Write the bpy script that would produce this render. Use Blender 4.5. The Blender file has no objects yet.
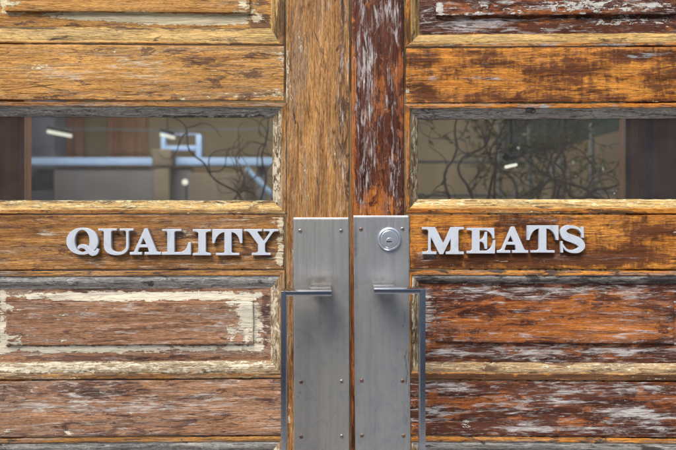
import bpy, bmesh, math, random
from mathutils import Vector, Matrix, noise as mnoise

random.seed(7)
scene = bpy.context.scene
COL = scene.collection
D = 0.96                      # camera to the meeting edge of the doors
F = 676 * 30 / 36.0           # focal length in photo pixels
CX, CY = 338.0, 205.0         # principal point (level camera, shifted lens)
ZC = 1.50                     # eye height
TH = math.radians(1.25)       # both leaves pushed a little inwards

# ------------------------------------------------------------------ helpers
def tag(o, label=None, cat=None, group=None, kind=None):
    if label: o['label'] = label
    if cat: o['category'] = cat
    if group: o['group'] = group
    if kind: o['kind'] = kind
    return o

def empty(name, loc=(0, 0, 0), rz=0.0):
    o = bpy.data.objects.new(name, None)
    COL.objects.link(o)
    o.location = loc
    o.rotation_euler = (0, 0, rz)
    o.empty_display_size = 0.05
    return o

def link(name, me, mat, parent=None):
    if mat is not None:
        me.materials.clear()
        me.materials.append(mat)
    o = bpy.data.objects.new(name, me)
    COL.objects.link(o)
    if parent is not None:
        o.parent = parent
    return o

def from_bm(name, bm, mat, parent=None, smooth=35):
    me = bpy.data.meshes.new(name)
    bmesh.ops.recalc_face_normals(bm, faces=bm.faces)
    bm.to_mesh(me)
    bm.free()
    if smooth:
        me.shade_smooth()
        me.set_sharp_from_angle(angle=math.radians(smooth))
    return link(name, me, mat, parent)

def add_box(bm, lo, hi, bev=0.0, seg=2):
    c = [(a + b) / 2 for a, b in zip(lo, hi)]
    s = [abs(b - a) for a, b in zip(lo, hi)]
    r = bmesh.ops.create_cube(bm, size=1.0)
    for v in r['verts']:
        v.co = Vector((c[0] + v.co.x * s[0], c[1] + v.co.y * s[1], c[2] + v.co.z * s[2]))
    if bev > 0:
        es = list({e for v in r['verts'] for e in v.link_edges})
        bmesh.ops.bevel(bm, geom=es, offset=bev, segments=seg, affect='EDGES', profile=0.5)

def box(name, lo, hi, mat, parent=None, bev=0.0):
    bm = bmesh.new()
    add_box(bm, lo, hi, bev)
    return from_bm(name, bm, mat, parent)

def add_tube(bm, pts, radii, n=8, cap=True):
    pts = [Vector(p) for p in pts]
    rings = []
    ref = Vector((0, 0, 1))
    for i, p in enumerate(pts):
        t = (pts[min(i + 1, len(pts) - 1)] - pts[max(i - 1, 0)]).normalized()
        a = t.cross(ref)
        if a.length < 0.05:
            a = t.cross(Vector((0, 1, 0)))
        a.normalize()
        b = t.cross(a)
        ref = a.cross(t) if i else ref
        r = radii[i] if hasattr(radii, '__len__') else radii
        rings.append([bm.verts.new(p + a * (r * math.cos(k * 2 * math.pi / n)) + b * (r * math.sin(k * 2 * math.pi / n))) for k in range(n)])
    for i in range(len(rings) - 1):
        for k in range(n):
            bm.faces.new((rings[i][k], rings[i][(k + 1) % n], rings[i + 1][(k + 1) % n], rings[i + 1][k]))
    if cap:
        bm.faces.new(rings[0][::-1])
        bm.faces.new(rings[-1])

def add_lathe_y(bm, c, prof, n=40):
    """revolve (r, y) about an axis along -Y through c"""
    rings = []
    for r, y in prof:
        if r < 1e-6:
            rings.append([bm.verts.new((c[0], c[1] + y, c[2]))])
        else:
            rings.append([bm.verts.new((c[0] + r * math.cos(2 * math.pi * k / n), c[1] + y, c[2] + r * math.sin(2 * math.pi * k / n))) for k in range(n)])
    for a, b in zip(rings, rings[1:]):
        for k in range(n):
            k2 = (k + 1) % n
            if len(a) == 1 and len(b) == 1: continue
            if len(a) == 1: bm.faces.new((a[0], b[k], b[k2]))
            elif len(b) == 1: bm.faces.new((a[k], a[k2], b[0]))
            else: bm.faces.new((a[k], a[k2], b[k2], b[k]))

# ------------------------------------------------------------------ node DSL
class NT:
    def __init__(self, name):
        self.m = bpy.data.materials.new(name)
        self.m.use_nodes = True
        self.t = self.m.node_tree
        self.t.nodes.clear()
        self.out = self.t.nodes.new('ShaderNodeOutputMaterial')
    def set(self, sock, v):
        if v is None: return
        if isinstance(v, bpy.types.NodeSocket):
            self.t.links.new(v, sock)
        else:
            if hasattr(sock.default_value, '__len__') and not hasattr(v, '__len__'):
                v = [v] * len(sock.default_value)
            if hasattr(sock.default_value, '__len__') and len(sock.default_value) == 4 and len(v) == 3:
                v = (*v, 1)
            sock.default_value = v
    def math(self, op, a, b=None, c=None, clamp=False):
        n = self.t.nodes.new('ShaderNodeMath')
        n.operation = op
        n.use_clamp = clamp
        for s, v in zip(n.inputs, (a, b, c)): self.set(s, v)
        return n.outputs[0]
    def attr(self, name, out='Fac'):
        n = self.t.nodes.new('ShaderNodeAttribute')
        n.attribute_name = name
        return n.outputs[out]
    def scale(self, vec, s):
        n = self.t.nodes.new('ShaderNodeVectorMath')
        n.operation = 'MULTIPLY'
        self.set(n.inputs[0], vec)
        n.inputs[1].default_value = s
        return n.outputs[0]
    def noise(self, vec, s=(1, 1, 1), detail=4, rough=0.55, dist=0.0):
        n = self.t.nodes.new('ShaderNodeTexNoise')
        self.set(n.inputs['Vector'], self.scale(vec, s))
        n.inputs['Scale'].default_value = 1.0
        n.inputs['Detail'].default_value = detail
        n.inputs['Roughness'].default_value = rough
        n.inputs['Distortion'].default_value = dist
        return n.outputs[0]
    def step(self, v, lo, hi, a=0.0, b=1.0):
        n = self.t.nodes.new('ShaderNodeMapRange')
        n.interpolation_type = 'SMOOTHSTEP'
        self.set(n.inputs[0], v)
        n.inputs[1].default_value = lo
        n.inputs[2].default_value = hi
        n.inputs[3].default_value = a
        n.inputs[4].default_value = b
        return n.outputs[0]
    def ramp(self, v, stops):
        n = self.t.nodes.new('ShaderNodeValToRGB')
        self.set(n.inputs[0], v)
        el = n.color_ramp.elements
        while len(el) < len(stops): el.new(0.5)
        for e, (p, c) in zip(el, stops):
            e.position = p
            e.color = (*c, 1)
        return n.outputs[0]
    def mix(self, f, a, b, mode='MIX'):
        n = self.t.nodes.new('ShaderNodeMix')
        n.data_type = 'RGBA'
        n.blend_type = mode
        self.set(n.inputs[0], f)
        self.set(n.inputs[6], a)
        self.set(n.inputs[7], b)
        return n.outputs[2]
    def bump(self, h, strength, dist):
        n = self.t.nodes.new('ShaderNodeBump')
        self.set(n.inputs['Height'], h)
        n.inputs['Strength'].default_value = strength
        n.inputs['Distance'].default_value = dist
        return n.outputs[0]
    def coord(self, kind='Object'):
        return self.t.nodes.new('ShaderNodeTexCoord').outputs[kind]
    def bsdf(self, **kw):
        n = self.t.nodes.new('ShaderNodeBsdfPrincipled')
        for k, v in kw.items():
            self.set(n.inputs[k.replace('_', ' ')], v)
        self.t.links.new(n.outputs[0], self.out.inputs[0])
        return n

def wood(name, light, mid, dark, varn, paint, bloom=(.36, .36, .37), cross=0.0, flecks=0.35, rough=0.6,
         dark_w=(.50, .60), bloom_w=(.50, .86), alt=None, dull=(.22, .145, .095), paint_w=.03):
    n = NT(name)
    g = n.attr('gc', 'Vector')
    fib = n.noise(g, (8, 300, 300), 3, .68, .25)
    fine = n.noise(g, (28, 620, 620), 2, .7)
    micro = n.noise(g, (140, 1000, 1000), 2, .7)
    med = n.noise(g, (4.5, 48, 48), 5, .66, 1.0)
    big = n.noise(g, (5, 11, 11), 2, .6)
    t = n.math('ADD', n.math('MULTIPLY', med, .5), n.math('MULTIPLY', fib, .35))
    t = n.math('ADD', t, n.math('MULTIPLY', big, .15))
    t = n.math('ADD', t, n.attr('m_light'))
    stops = [(.36, dark), (.475, mid), (.60, light), (.70, [c * 1.35 for c in light])]
    col = n.ramp(t, stops)
    if alt:
        col2 = n.ramp(t, [(.36, alt['dark']), (.475, alt['mid']), (.60, alt['light']), (.70, [c * 1.3 for c in alt['light']])])
        am = n.math('ADD', n.attr('m_alt'), n.math('MULTIPLY', n.math('SUBTRACT', fib, .5), .8))
        col = n.mix(n.step(am, .35, .65), col, col2)
    # dull weathering drawn out along the grain
    wx = n.noise(g, (5, 85, 85), 5, .74, .8)
    wxl = n.math('ADD', wx, n.math('MULTIPLY', n.math('SUBTRACT', big, .5), .5))
    col = n.mix(n.step(wxl, .47, .66, 0, .72), col, dull)
    # open pores and dirt in the grain
    pore = n.step(fine, .33, .46, 1, 0)
    pore2 = n.step(n.noise(g, (16, 300, 300), 3, .7), .30, .41, 1, 0)
    pores = n.math('MAXIMUM', pore, pore2)
    col = n.mix(n.math('MULTIPLY', pores, flecks), col, [c * .30 for c in dark])
    col = n.mix(n.step(micro, .34, .66), n.mix(1.0, col, (.70, .68, .66), 'MULTIPLY'), n.mix(1.0, col, (1.25, 1.27, 1.3), 'MULTIPLY'))
    # drying splits and dark growth lines that follow the grain
    cr = n.math('ABSOLUTE', n.math('SUBTRACT', n.noise(g, (2.2, 46, 46), 3, .55, .5), .5))
    crm = n.math('MULTIPLY', n.step(cr, .0015, .010, .75, 0), n.step(n.noise(g, (9, 26, 26), 2, .6), .42, .60))
    col = n.mix(crm, col, [c * .35 for c in dark])
    # remains of old dark varnish
    dn = n.noise(g, (17, 60, 60), 5, .74, .7)
    dn = n.math('MULTIPLY_ADD', dn, 1.5, -.25)
    if cross > 0:
        dx = n.math('MULTIPLY_ADD', n.noise(g, (110, 24, 60), 4, .66, .6), 1.6, -.3)
        dn = n.math('ADD', n.math('MULTIPLY', dn, 1 - cross), n.math('MULTIPLY', dx, cross))
    dn = n.math('ADD', dn, n.math('MULTIPLY', n.math('SUBTRACT', fib, .5), .30))
    dn = n.math('ADD', dn, n.attr('m_dark'))
    dm = n.step(dn, *dark_w)
    vcol = n.mix(n.step(med, .35, .65), [c * .5 for c in varn], [c * 1.6 for c in varn])
    col = n.mix(n.math('MULTIPLY', dm, .90), col, vcol)
    # chalky bloom
    bn = n.noise(g, (24, 130, 130), 5, .78, .6)
    bn = n.math('MULTIPLY_ADD', bn, 1.5, -.25)
    bn = n.math('ADD', bn, n.math('MULTIPLY', n.math('SUBTRACT', fine, .5), .40))
    bn = n.math('ADD', bn, n.math('MULTIPLY', n.math('SUBTRACT', fib, .5), .45))
    bn = n.math('ADD', bn, n.attr('m_bloom'))
    bmk = n.step(bn, *bloom_w, 0, .95)
    col = n.mix(bmk, col, bloom)
    # flaking paint
    pn = n.noise(g, (60, 130, 130), 5, .74, .6)
    pn = n.math('MULTIPLY_ADD', pn, 1.75, -.375)
    pn = n.math('ADD', pn, n.math('MULTIPLY', n.math('SUBTRACT', fib, .5), .45))
    pn = n.math('ADD', pn, n.math('MULTIPLY', n.math('SUBTRACT', fine, .5), .25))
    pn = n.math('ADD', pn, n.attr('m_paint'))
    pm = n.step(pn, .50, .50 + paint_w)
    pcol = n.mix(n.step(med, .35, .66), [c * .72 for c in paint], [min(1, c * 1.12) for c in paint])
    pcol = n.mix(n.step(pores, .2, .9, 0, .35), pcol, [c * .45 for c in paint])
    col = n.mix(pm, col, pcol)
    # tiny chips of paint all over
    sp = n.noise(g, (70, 210, 210), 5, .74, .5)
    sp = n.math('ADD', sp, n.math('MULTIPLY', n.math('SUBTRACT', wxl, .5), .45))
    spm = n.step(n.math('ADD', sp, n.attr('m_chip')), .685, .72)
    col = n.mix(spm, col, pcol)
    h = n.math('ADD', n.math('MULTIPLY', fib, .6), n.math('MULTIPLY', pores, -.6))
    h = n.math('ADD', h, n.math('MULTIPLY', crm, -.9))
    h = n.math('ADD', h, n.math('MULTIPLY', pm, 1.1))
    h = n.math('ADD', h, n.math('MULTIPLY', spm, .5))
    h = n.math('ADD', h, n.math('MULTIPLY', dm, .3))
    r = n.math('ADD', rough, n.math('MULTIPLY', dm, -.14))
    n.bsdf(Base_Color=col, Roughness=r, Normal=n.bump(h, .75, .0014), **{'Specular_IOR_Level': .2})
    return n.m

CREAM = (.66, .57, .40)
WHITE = (.62, .60, .55)
M = {}
LW = dict(light=(.48, .24, .07), mid=(.30, .135, .040), dark=(.125, .058, .024), varn=(.10, .045, .028))
RW = dict(light=(.64, .27, .045), mid=(.43, .15, .021), dark=(.17, .05, .012), varn=(.068, .022, .013))
OCH = dict(light=(.62, .41, .15), mid=(.43, .27, .09), dark=(.20, .11, .04), varn=(.10, .06, .03))
GRY = dict(light=(.58, .55, .50), mid=(.42, .40, .37), dark=(.18, .165, .155), varn=(.06, .05, .05))
M['left_wood'] = wood('left_wood', **LW, paint=CREAM, flecks=.4, bloom=(.60, .52, .42))
M['left_gold_glow'] = wood('left_wood_painted_glow', light=(.58, .30, .082), mid=(.40, .185, .048), dark=(.16, .073, .027), varn=(.13, .065, .035), paint=(.74, .64, .43), flecks=.35, dull=(.32, .21, .12), bloom=(.66, .57, .44))  # yellowish varnish tone, brightened to put the warm upper-left light into the colour
M['left_stile'] = wood('left_stile_wood', light=(.52, .27, .09), mid=(.335, .162, .056), dark=(.13, .062, .028), varn=(.10, .05, .03), paint=CREAM, flecks=.5, dull=(.29, .20, .13), bloom=(.58, .51, .42))
M['left_brown'] = wood('left_brown_wood', light=(.385, .205, .112), mid=(.25, .124, .068), dark=(.10, .048, .030), varn=(.10, .052, .040), paint=(.72, .66, .53), flecks=.4, dull=(.28, .215, .175), bloom=(.58, .55, .52))
M['right_wood'] = wood('right_wood', **RW, paint=CREAM, cross=.30, flecks=.3, rough=.5, dark_w=(.42, .70), dull=(.30, .12, .04))
M['right_maroon'] = wood('right_maroon_wood', light=(.44, .15, .03), mid=(.27, .08, .02), dark=(.10, .028, .012), varn=(.058, .020, .014), paint=WHITE, bloom=(.52, .50, .49), flecks=.3, rough=.5, cross=.15, dark_w=(.42, .56), dull=(.19, .10, .075))
M['left_ochre'] = wood('left_ochre_moulding', **OCH, paint=(.72, .60, .34), flecks=.6, alt=LW, dull=(.36, .25, .12))
M['left_cream'] = wood('left_cream_moulding', light=(.46, .35, .21), mid=(.33, .235, .13), dark=(.16, .10, .055), varn=(.10, .06, .035), paint=(.66, .59, .45), flecks=.7, alt=LW, dull=(.30, .24, .17))
M['right_ochre'] = wood('right_ochre_moulding', **OCH, paint=(.72, .60, .34), flecks=.6, alt=RW, dull=(.36, .25, .12))
M['right_cream'] = wood('right_cream_moulding', light=(.46, .33, .175), mid=(.32, .205, .10), dark=(.15, .085, .04), varn=(.10, .05, .03), paint=(.68, .60, .44), flecks=.7, alt=RW, dull=(.28, .20, .13))
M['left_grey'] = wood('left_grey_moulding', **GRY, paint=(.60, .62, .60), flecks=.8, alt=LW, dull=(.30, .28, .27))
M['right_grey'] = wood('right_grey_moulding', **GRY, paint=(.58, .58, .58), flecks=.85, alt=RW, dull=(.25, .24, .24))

def metal(name, base, tint, rough, scale=18, metallic=.85, brush=(6, 900, 900), spot=.5, stain=(.10, .075, .05)):
    n = NT(name)
    g = n.coord('Object')
    v = n.noise(g, (scale, scale, scale * .6), 5, .55, .2)
    br = n.noise(g, brush, 2, .6)
    fl = n.noise(g, (260, 260, 260), 4, .7)
    col = n.mix(n.step(v, .36, .66), base, tint)
    mot = n.noise(g, (48, 48, 34), 6, .74, .8)
    col = n.mix(n.step(mot, .36, .70), [c * 1.08 for c in base] if 'plate' in name else base, col)
    col = n.mix(n.step(mot, .52, .74, 0, .34), col, [c * .55 for c in tint])
    col = n.mix(n.math('MULTIPLY', n.step(fl, .62, .72), spot), col, [c * .55 for c in base])
    stv = n.noise(g, (150, 150, 3.5), 4, .7, .3)
    if 'plate' in name: col = n.mix(n.step(stv, .40, .68, 0, .24), col, [c * .62 for c in tint])
    st = n.attr('m_stain')
    sm = n.step(n.math('ADD', st, n.math('MULTIPLY', n.math('SUBTRACT', n.noise(g, (90, 90, 90), 6, .7), .5), .6)), .25, .9, 0, .8)
    col = n.mix(sm, col, stain)
    r = n.math('ADD', n.math('MULTIPLY', br, .16), n.math('MULTIPLY', mot, .20))
    r = n.math('ADD', r, rough - .17)
    r = n.math('ADD', r, n.math('MULTIPLY', sm, .2))
    n.bsdf(Base_Color=col, Metallic=metallic, Roughness=r, Normal=n.bump(n.math('ADD', br, n.math('MULTIPLY', fl, .6)), .12, .0006))
    return n.m

M['plate'] = metal('worn_steel_plate', (.50, .49, .46), (.42, .43, .44), .45, scale=7, metallic=.9, brush=(700, 700, 12))
M['plate_blue'] = metal('blued_steel_plate', (.49, .50, .50), (.42, .445, .49), .43, scale=7, metallic=.9, brush=(700, 700, 12))
M['handle'] = metal('polished_bar', (.60, .62, .68), (.52, .55, .62), .16, metallic=1.0, spot=.2)
M['letter'] = metal('satin_letter', (.58, .63, .705), (.49, .535, .61), .42, scale=110, metallic=.15, brush=(900, 14, 900), spot=.25)
M['lock'] = metal('lock_steel', (.56, .60, .66), (.46, .50, .57), .28, metallic=.7, spot=.15)
M['screw'] = metal('rusty_screw', (.16, .105, .075), (.26, .21, .18), .5, scale=300, metallic=.6)
M['screw_bright'] = metal('steel_screw', (.27, .265, .26), (.19, .175, .16), .4, scale=300, metallic=.8)

def plain(name, c, rough=.7, var=.25, scale=(6, 6, 6), metallic=0.0, bump=.0):
    n = NT(name)
    g = n.coord('Object')
    v = n.noise(g, scale, 5, .6)
    col = n.mix(n.step(v, .3, .7), [x * (1 - var) for x in c], [min(1, x * (1 + var)) for x in c])
    kw = dict(Base_Color=col, Roughness=rough, Metallic=metallic)
    if bump: kw['Normal'] = n.bump(v, bump, .002)
    n.bsdf(**kw)
    return n.m

M['dark'] = plain('dark_slot', (.012, .011, .01), .8)
M['back_wall'] = plain('tan_plaster', (.43, .34, .22), .8, .18, (2.2, 2.2, .3))
M['grey_panel'] = plain('grey_panel', (.13, .122, .14), .6, .1)
M['pale_blue'] = plain('pale_blue_tint', (.40, .58, 1.0), .4, .08)  # on rail and white rack this blue imitates reflections in the glass
M['brown_wood'] = plain('dark_brown_boards', (.36, .17, .08), .55, .45, (45, 45, 1.2))
M['brown_light'] = plain('brown_boards', (.42, .22, .12), .55, .4, (45, 45, 1.2))
M['dark_post'] = plain('dark_post', (.10, .10, .14), .6, .2)
M['bark'] = plain('willow_bark', (.11, .075, .05), .8, .4, (60, 60, 60))
M['leaf'] = plain('willow_leaf', (.19, .27, .07), .5, .4, (20, 20, 20))
M['green_cloth'] = plain('dark_green_cloth', (.04, .055, .035), .8, .3)
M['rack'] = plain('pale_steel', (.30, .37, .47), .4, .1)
M['card'] = plain('brown_card', (.17, .13, .095), .8, .15)
M['ceramic'] = plain('grey_ceramic', (.25, .25, .26), .3, .1)
M['floor'] = plain('interior_boards', (.18, .13, .09), .5, .3, (2, 20, 1))
M['ceiling'] = plain('ceiling_paint', (.6, .58, .54), .8, .05)
M['stone'] = plain('facade_stone', (.30, .28, .25), .85, .25, (7, 7, 7), bump=.5)
M['frame_wood'] = plain('frame_paint', (.10, .06, .04), .55, .35, (30, 30, 2))
M['pavement'] = plain('pavement', (.21, .205, .20), .9, .2, (5, 5, 5), bump=.4)
M['opp'] = plain('dark_facade', (.36, .33, .30), .8, .2, (1, 1, 1))
M['oppglass'] = plain('street_window_glass', (.20, .20, .22), .3, .1)
M['road'] = plain('road', (.055, .055, .057), .9, .25, (30, 30, 30), bump=.4)

def emitter(name, c, s):
    n = NT(name)
    e = n.t.nodes.new('ShaderNodeEmission')
    e.inputs[0].default_value = (*c, 1)
    e.inputs[1].default_value = s
    n.t.links.new(e.outputs[0], n.out.inputs[0])
    return n.m
M['tube'] = emitter('lit_tube', (1, .96, .80), .48)
M['fill_tube'] = emitter('added_fill_tube', (1, .93, .82), 75)  # emission of the added, unseen room fill lamps
M['bulb'] = emitter('lit_bulb', (1, .92, .74), .5)

def glass():
    n = NT('window_glass')
    tr = n.t.nodes.new('ShaderNodeBsdfTransparent')
    tr.inputs[0].default_value = (.90, .93, .92, 1)
    gl = n.t.nodes.new('ShaderNodeBsdfGlossy')
    gl.inputs['Roughness'].default_value = .015
    g = n.coord('Object')
    n.set(gl.inputs['Normal'], n.bump(n.noise(g, (5, 5, 5), 2, .5), .04, .01))
    fr = n.t.nodes.new('ShaderNodeFresnel')
    fr.inputs[0].default_value = 1.5
    mx = n.t.nodes.new('ShaderNodeMixShader')
    n.set(mx.inputs[0], n.math('MULTIPLY', fr.outputs[0], 1.8))
    n.t.links.new(tr.outputs[0], mx.inputs[1])
    n.t.links.new(gl.outputs[0], mx.inputs[2])
    # pale veil mixed in for the haze of reflections on the pane
    df = n.t.nodes.new('ShaderNodeBsdfDiffuse')
    df.inputs[0].default_value = (.62, .60, .56, 1)
    mx2 = n.t.nodes.new('ShaderNodeMixShader')
    n.set(mx2.inputs[0], n.step(n.noise(g, (9, 9, 14), 5, .65), .25, .8, .012, .045))
    n.t.links.new(mx.outputs[0], mx2.inputs[1])
    n.t.links.new(df.outputs[0], mx2.inputs[2])
    n.t.links.new(mx2.outputs[0], n.out.inputs[0])
    return n.m
M['glass'] = glass()

# ------------------------------------------------------------------ door leaf frames
class Leaf:
    def __init__(self, sgn, hinge_px, meet_px, xref):
        self.sgn, self.xref = sgn, xref
        th = TH * (1 if sgn < 0 else -1)          # left leaf runs away from us towards +x
        self.th = th
        self.e = Vector((math.cos(th), math.sin(th)))
        self.n = Vector((-math.sin(th), math.cos(th)))
        self.C = Vector((0, -D))
        mx = (meet_px - CX) / F * D
        # hinge point on the leaf line through the meeting edge
        r = Vector(((hinge_px - CX) / F, 1))
        P = Vector((mx, 0))
        t = (P - self.C).dot(self.n) / r.dot(self.n)
        self.H = self.C + r * t
    def t(self, px, d):
        r = Vector(((px - CX) / F, 1))
        return ((self.H - self.C).dot(self.n) + d) / r.dot(self.n), r
    def loc(self, px, py, d=0.0):
        t, r = self.t(px, d)
        a = (self.C + r * t - self.H).dot(self.e)
        tr, _ = self.t(self.xref, d)
        return Vector((a, d, ZC + (CY - py) / F * tr))

LEFT = Leaf(-1, -92, 349.7, 284)
RIGHT = Leaf(1, 768, 351.3, 408)

CH = ('paint', 'dark', 'bloom', 'light', 'chip', 'alt')
def mask_value(base, blobs, px, py):
    v = dict(base)
    for ch, cx, cy, rx, ry, s in blobs:
        q = ((px - cx) / rx) ** 2 + ((py - cy) / ry) ** 2
        if q < 4:
            v[ch] = v.get(ch, 0) + s * math.exp(-.75 * q ** 1.7)
    return v

SEED = [0]
def wood_mesh(name, leaf, rings, mat, parent, center=True, sides='TBLR', grain='h', res=2.6, base=None, blobs=(), wear=1.0):
    """nested rectangles (x0, x1, y0, y1 in photo px, depth in m), outermost first"""
    SEED[0] += 1
    so = SEED[0] * 1.731
    base = dict(dict(paint=-.5, dark=-.25, bloom=-.25, light=0, chip=-.04, alt=0), **(base or {}))
    nx = max(2, int(abs(rings[0][1] - rings[0][0]) / res))
    ny = max(2, int(abs(rings[0][3] - rings[0][2]) / res))
    bm = bmesh.new()
    lay = bm.verts.layers.int.new('src')
    info = []
    def vert(px, py, d):
        w = wear
        qx = px + .45 * w * mnoise.noise(Vector((py / 17, px / 60, so)))
        qy = py + .40 * w * mnoise.noise(Vector((px / 19, py / 60, so + 9)))
        qx += .34 * w * mnoise.noise(Vector((py / 3.5, px / 30, so + 3)))
        qy += .34 * w * mnoise.noise(Vector((px / 3.5, py / 30, so + 5)))
        dd = d + .0005 * w * mnoise.noise(Vector((px / 9, py / 5, so))) + .0010 * w * mnoise.noise(Vector((px / 60, py / 40, so)))
        v = bm.verts.new(leaf.loc(qx, qy, dd))
        v[lay] = len(info)
        info.append((px, py))
        return v
    def patch(fn, n, m):
        g = [[vert(*fn(i / n, j / m)) for j in range(m + 1)] for i in range(n + 1)]
        for i in range(n):
            for j in range(m):
                bm.faces.new((g[i][j], g[i + 1][j], g[i + 1][j + 1], g[i][j + 1]))
    for A, B in zip(rings, rings[1:]):
        span = max(abs(a - b) for a, b in zip(A[:4], B[:4]))
        m = max(1, int(round(span / res)))
        def L(a, b, s): return a + (b - a) * s
        def f_top(i, j, A=A, B=B):
            x0, x1, y, d = L(A[0], B[0], j), L(A[1], B[1], j), L(A[2], B[2], j), L(A[4], B[4], j)
            return L(x0, x1, i), y, d
        def f_bot(i, j, A=A, B=B):
            x0, x1, y, d = L(A[0], B[0], j), L(A[1], B[1], j), L(A[3], B[3], j), L(A[4], B[4], j)
            return L(x0, x1, i), y, d
        def f_lef(i, j, A=A, B=B):
            y0, y1, x, d = L(A[2], B[2], j), L(A[3], B[3], j), L(A[0], B[0], j), L(A[4], B[4], j)
            return x, L(y0, y1, i), d
        def f_rig(i, j, A=A, B=B):
            y0, y1, x, d = L(A[2], B[2], j), L(A[3], B[3], j), L(A[1], B[1], j), L(A[4], B[4], j)
            return x, L(y0, y1, i), d
        if 'T' in sides: patch(f_top, nx, m)
        if 'B' in sides: patch(f_bot, nx, m)
        if 'L' in sides: patch(f_lef, ny, m)
        if 'R' in sides: patch(f_rig, ny, m)
    if center:
        x0, x1, y0, y1, d = rings[-1]
        patch(lambda i, j: (x0 + (x1 - x0) * i, y0 + (y1 - y0) * j, d), nx, ny)
    # weld seams (same px -> same position)
    bmesh.ops.remove_doubles(bm, verts=bm.verts, dist=2e-6)
    src = [v[lay] for v in bm.verts]
    bmesh.ops.recalc_face_normals(bm, faces=bm.faces)
    me = bpy.data.meshes.new(name)
    bm.to_mesh(me)
    bm.free()
    me.attributes.new('gc', 'FLOAT_VECTOR', 'POINT')
    for c in CH: me.attributes.new('m_' + c, 'FLOAT', 'POINT')
    vec, vals = [], {c: [] for c in CH}
    ca, sa = math.cos(.012 * math.sin(so * 7)), math.sin(.012 * math.sin(so * 7))
    for v, s in zip(me.vertices, src):
        px, py = info[s]
        x, y, z = v.co
        u, w = (x, z) if grain == 'h' else (z, x)
        u, w = u * ca - w * sa, u * sa + w * ca
        vec += [u + so * 3.1, w + so * 1.7 + y * .7, y + so]
        mv = mask_value(base, blobs, px, py)
        for c in CH: vals[c].append(mv[c])
    me.attributes['gc'].data.foreach_set('vector', vec)
    for c in CH: me.attributes['m_' + c].data.foreach_set('value', vals[c])
    me.attributes.remove(me.attributes['src'])
    me.shade_smooth()
    me.set_sharp_from_angle(angle=math.radians(32))
    return link(name, me, mat, parent)

def board(name, leaf, x0, x1, y0, y1, mat, parent, grain='h', d=0.0, rnd=0.9, thick=.036, **kw):
    rings = [(x0, x1, y0, y1, d + thick), (x0, x1, y0, y1, d + .0022),
             (x0 + rnd * .35, x1 - rnd * .35, y0 + rnd * .35, y1 - rnd * .35, d + .0007), (x0 + rnd, x1 - rnd, y0 + rnd, y1 - rnd, d)]
    return wood_mesh(name, leaf, rings, mat, parent, grain=grain, **kw)

def frame_rings(o, a, b, shape):
    """o: outer rect, a: fillet inner rect, b: bevel inner rect; shape 'bevel' or 'ovolo'"""
    def mixr(p, q, s): return tuple(x + (y - x) * s for x, y in zip(p, q))
    ins = lambda r, s: (r[0] + s, r[1] - s, r[2] + s, r[3] - s)
    R = [(*o, .030), (*o, .0015), (*ins(o, .7), -.0006), (*mixr(o, a, .85), -.0006), (*a, .0006)]
    if shape == 'bevel':
        R += [(*mixr(a, b, .06), .0025), (*mixr(a, b, .9), .0145), (*b, .0165), (*ins(b, .5), .022)]
    else:
        for s, d in ((.05, .0022), (.22, .0020), (.42, .0030), (.62, .0055), (.8, .0090), (.9, .0115), (1.0, .0122)):
            R.append((*mixr(a, b, s), d))
        R.append((*ins(b, .2), .017))
    return R

def moulding(name, leaf, R, mats, parent, masks):
    o, a = R[0], R[4]
    for s, gname in (('T', 'h'), ('B', 'h'), ('L', 'v'), ('R', 'v')):
        base, blobs = masks.get(s, ({}, ()))
        # the flat fillet has lost its paint: bare wood shows
        fx, fy = (o[0] + o[1]) / 2, (o[2] + o[3]) / 2
        k = dict(T=(fx, o[2], 1e4, a[2] - o[2]), B=(fx, o[3], 1e4, o[3] - a[3]), L=(o[0], fy, a[0] - o[0], 1e4), R=(o[1], fy, o[1] - a[1], 1e4))[s]
        blobs = [b_ for b_ in blobs] + [('alt', *k, 1.0), ('paint', *k, -.35)]
        wood_mesh(name, leaf, R, mats[s], parent, center=False, sides=s, grain=gname, res=2.4, base=base, blobs=blobs)

def panel_rings(b, f, d0=.0125, d1=.009, df=.0055, groove=.7):
    """b: rect under the moulding, f: edge of the raised field"""
    o = (b[0] - 1.5, b[1] + 1.5, b[2] - 1.5, b[3] + 1.5)
    g = (f[0] - groove, f[1] + groove, f[2] - groove, f[3] + groove)
    return [(*o, d0 + .0003), (*b, d0), (*g, d1), (*f, df), (f[0] + .9, f[1] - .9, f[2] + .9, f[3] - .9, df - .0006)]

# ================================================================== LEFT DOOR
LD = empty('wooden_door', (LEFT.H.x, LEFT.H.y, 0), LEFT.th)
tag(LD, 'left leaf of weathered double door, golden brown wood with flaking cream paint', 'door', 'double door leaves', 'thing')

# stiles
board('stile', LEFT, 286.3, 349.6, -262, 1078, M['left_stile'], LD, 'v', res=3.0,
      base=dict(dark=-.13, bloom=-.11, chip=.03),
      blobs=[('paint', 287.5, 75, 3.5, 45, .5), ('bloom', 315, 215, 30, 60, .06), ('paint', 342.5, 165, 3.0, 22, .43), ('paint', 341, 55, 3, 14, .36), ('bloom', 342, 120, 3.5, 130, .16),
             ('dark', 342, 90, 3.5, 130, .20), ('light', 315, 90, 25, 70, .03), ('light', 300, 150, 18, 60, .02), ('dark', 347, 150, 3, 150, .1),
             ('paint', 289, 330, 3.5, 20, .36), ('paint', 289, 420, 3.5, 30, .42), ('light', 290, 300, 6, 170, -.05)])
board('stile', LEFT, -91.5, -31.5, -262, 1078, M['left_stile'], LD, 'v', res=7)

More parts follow.
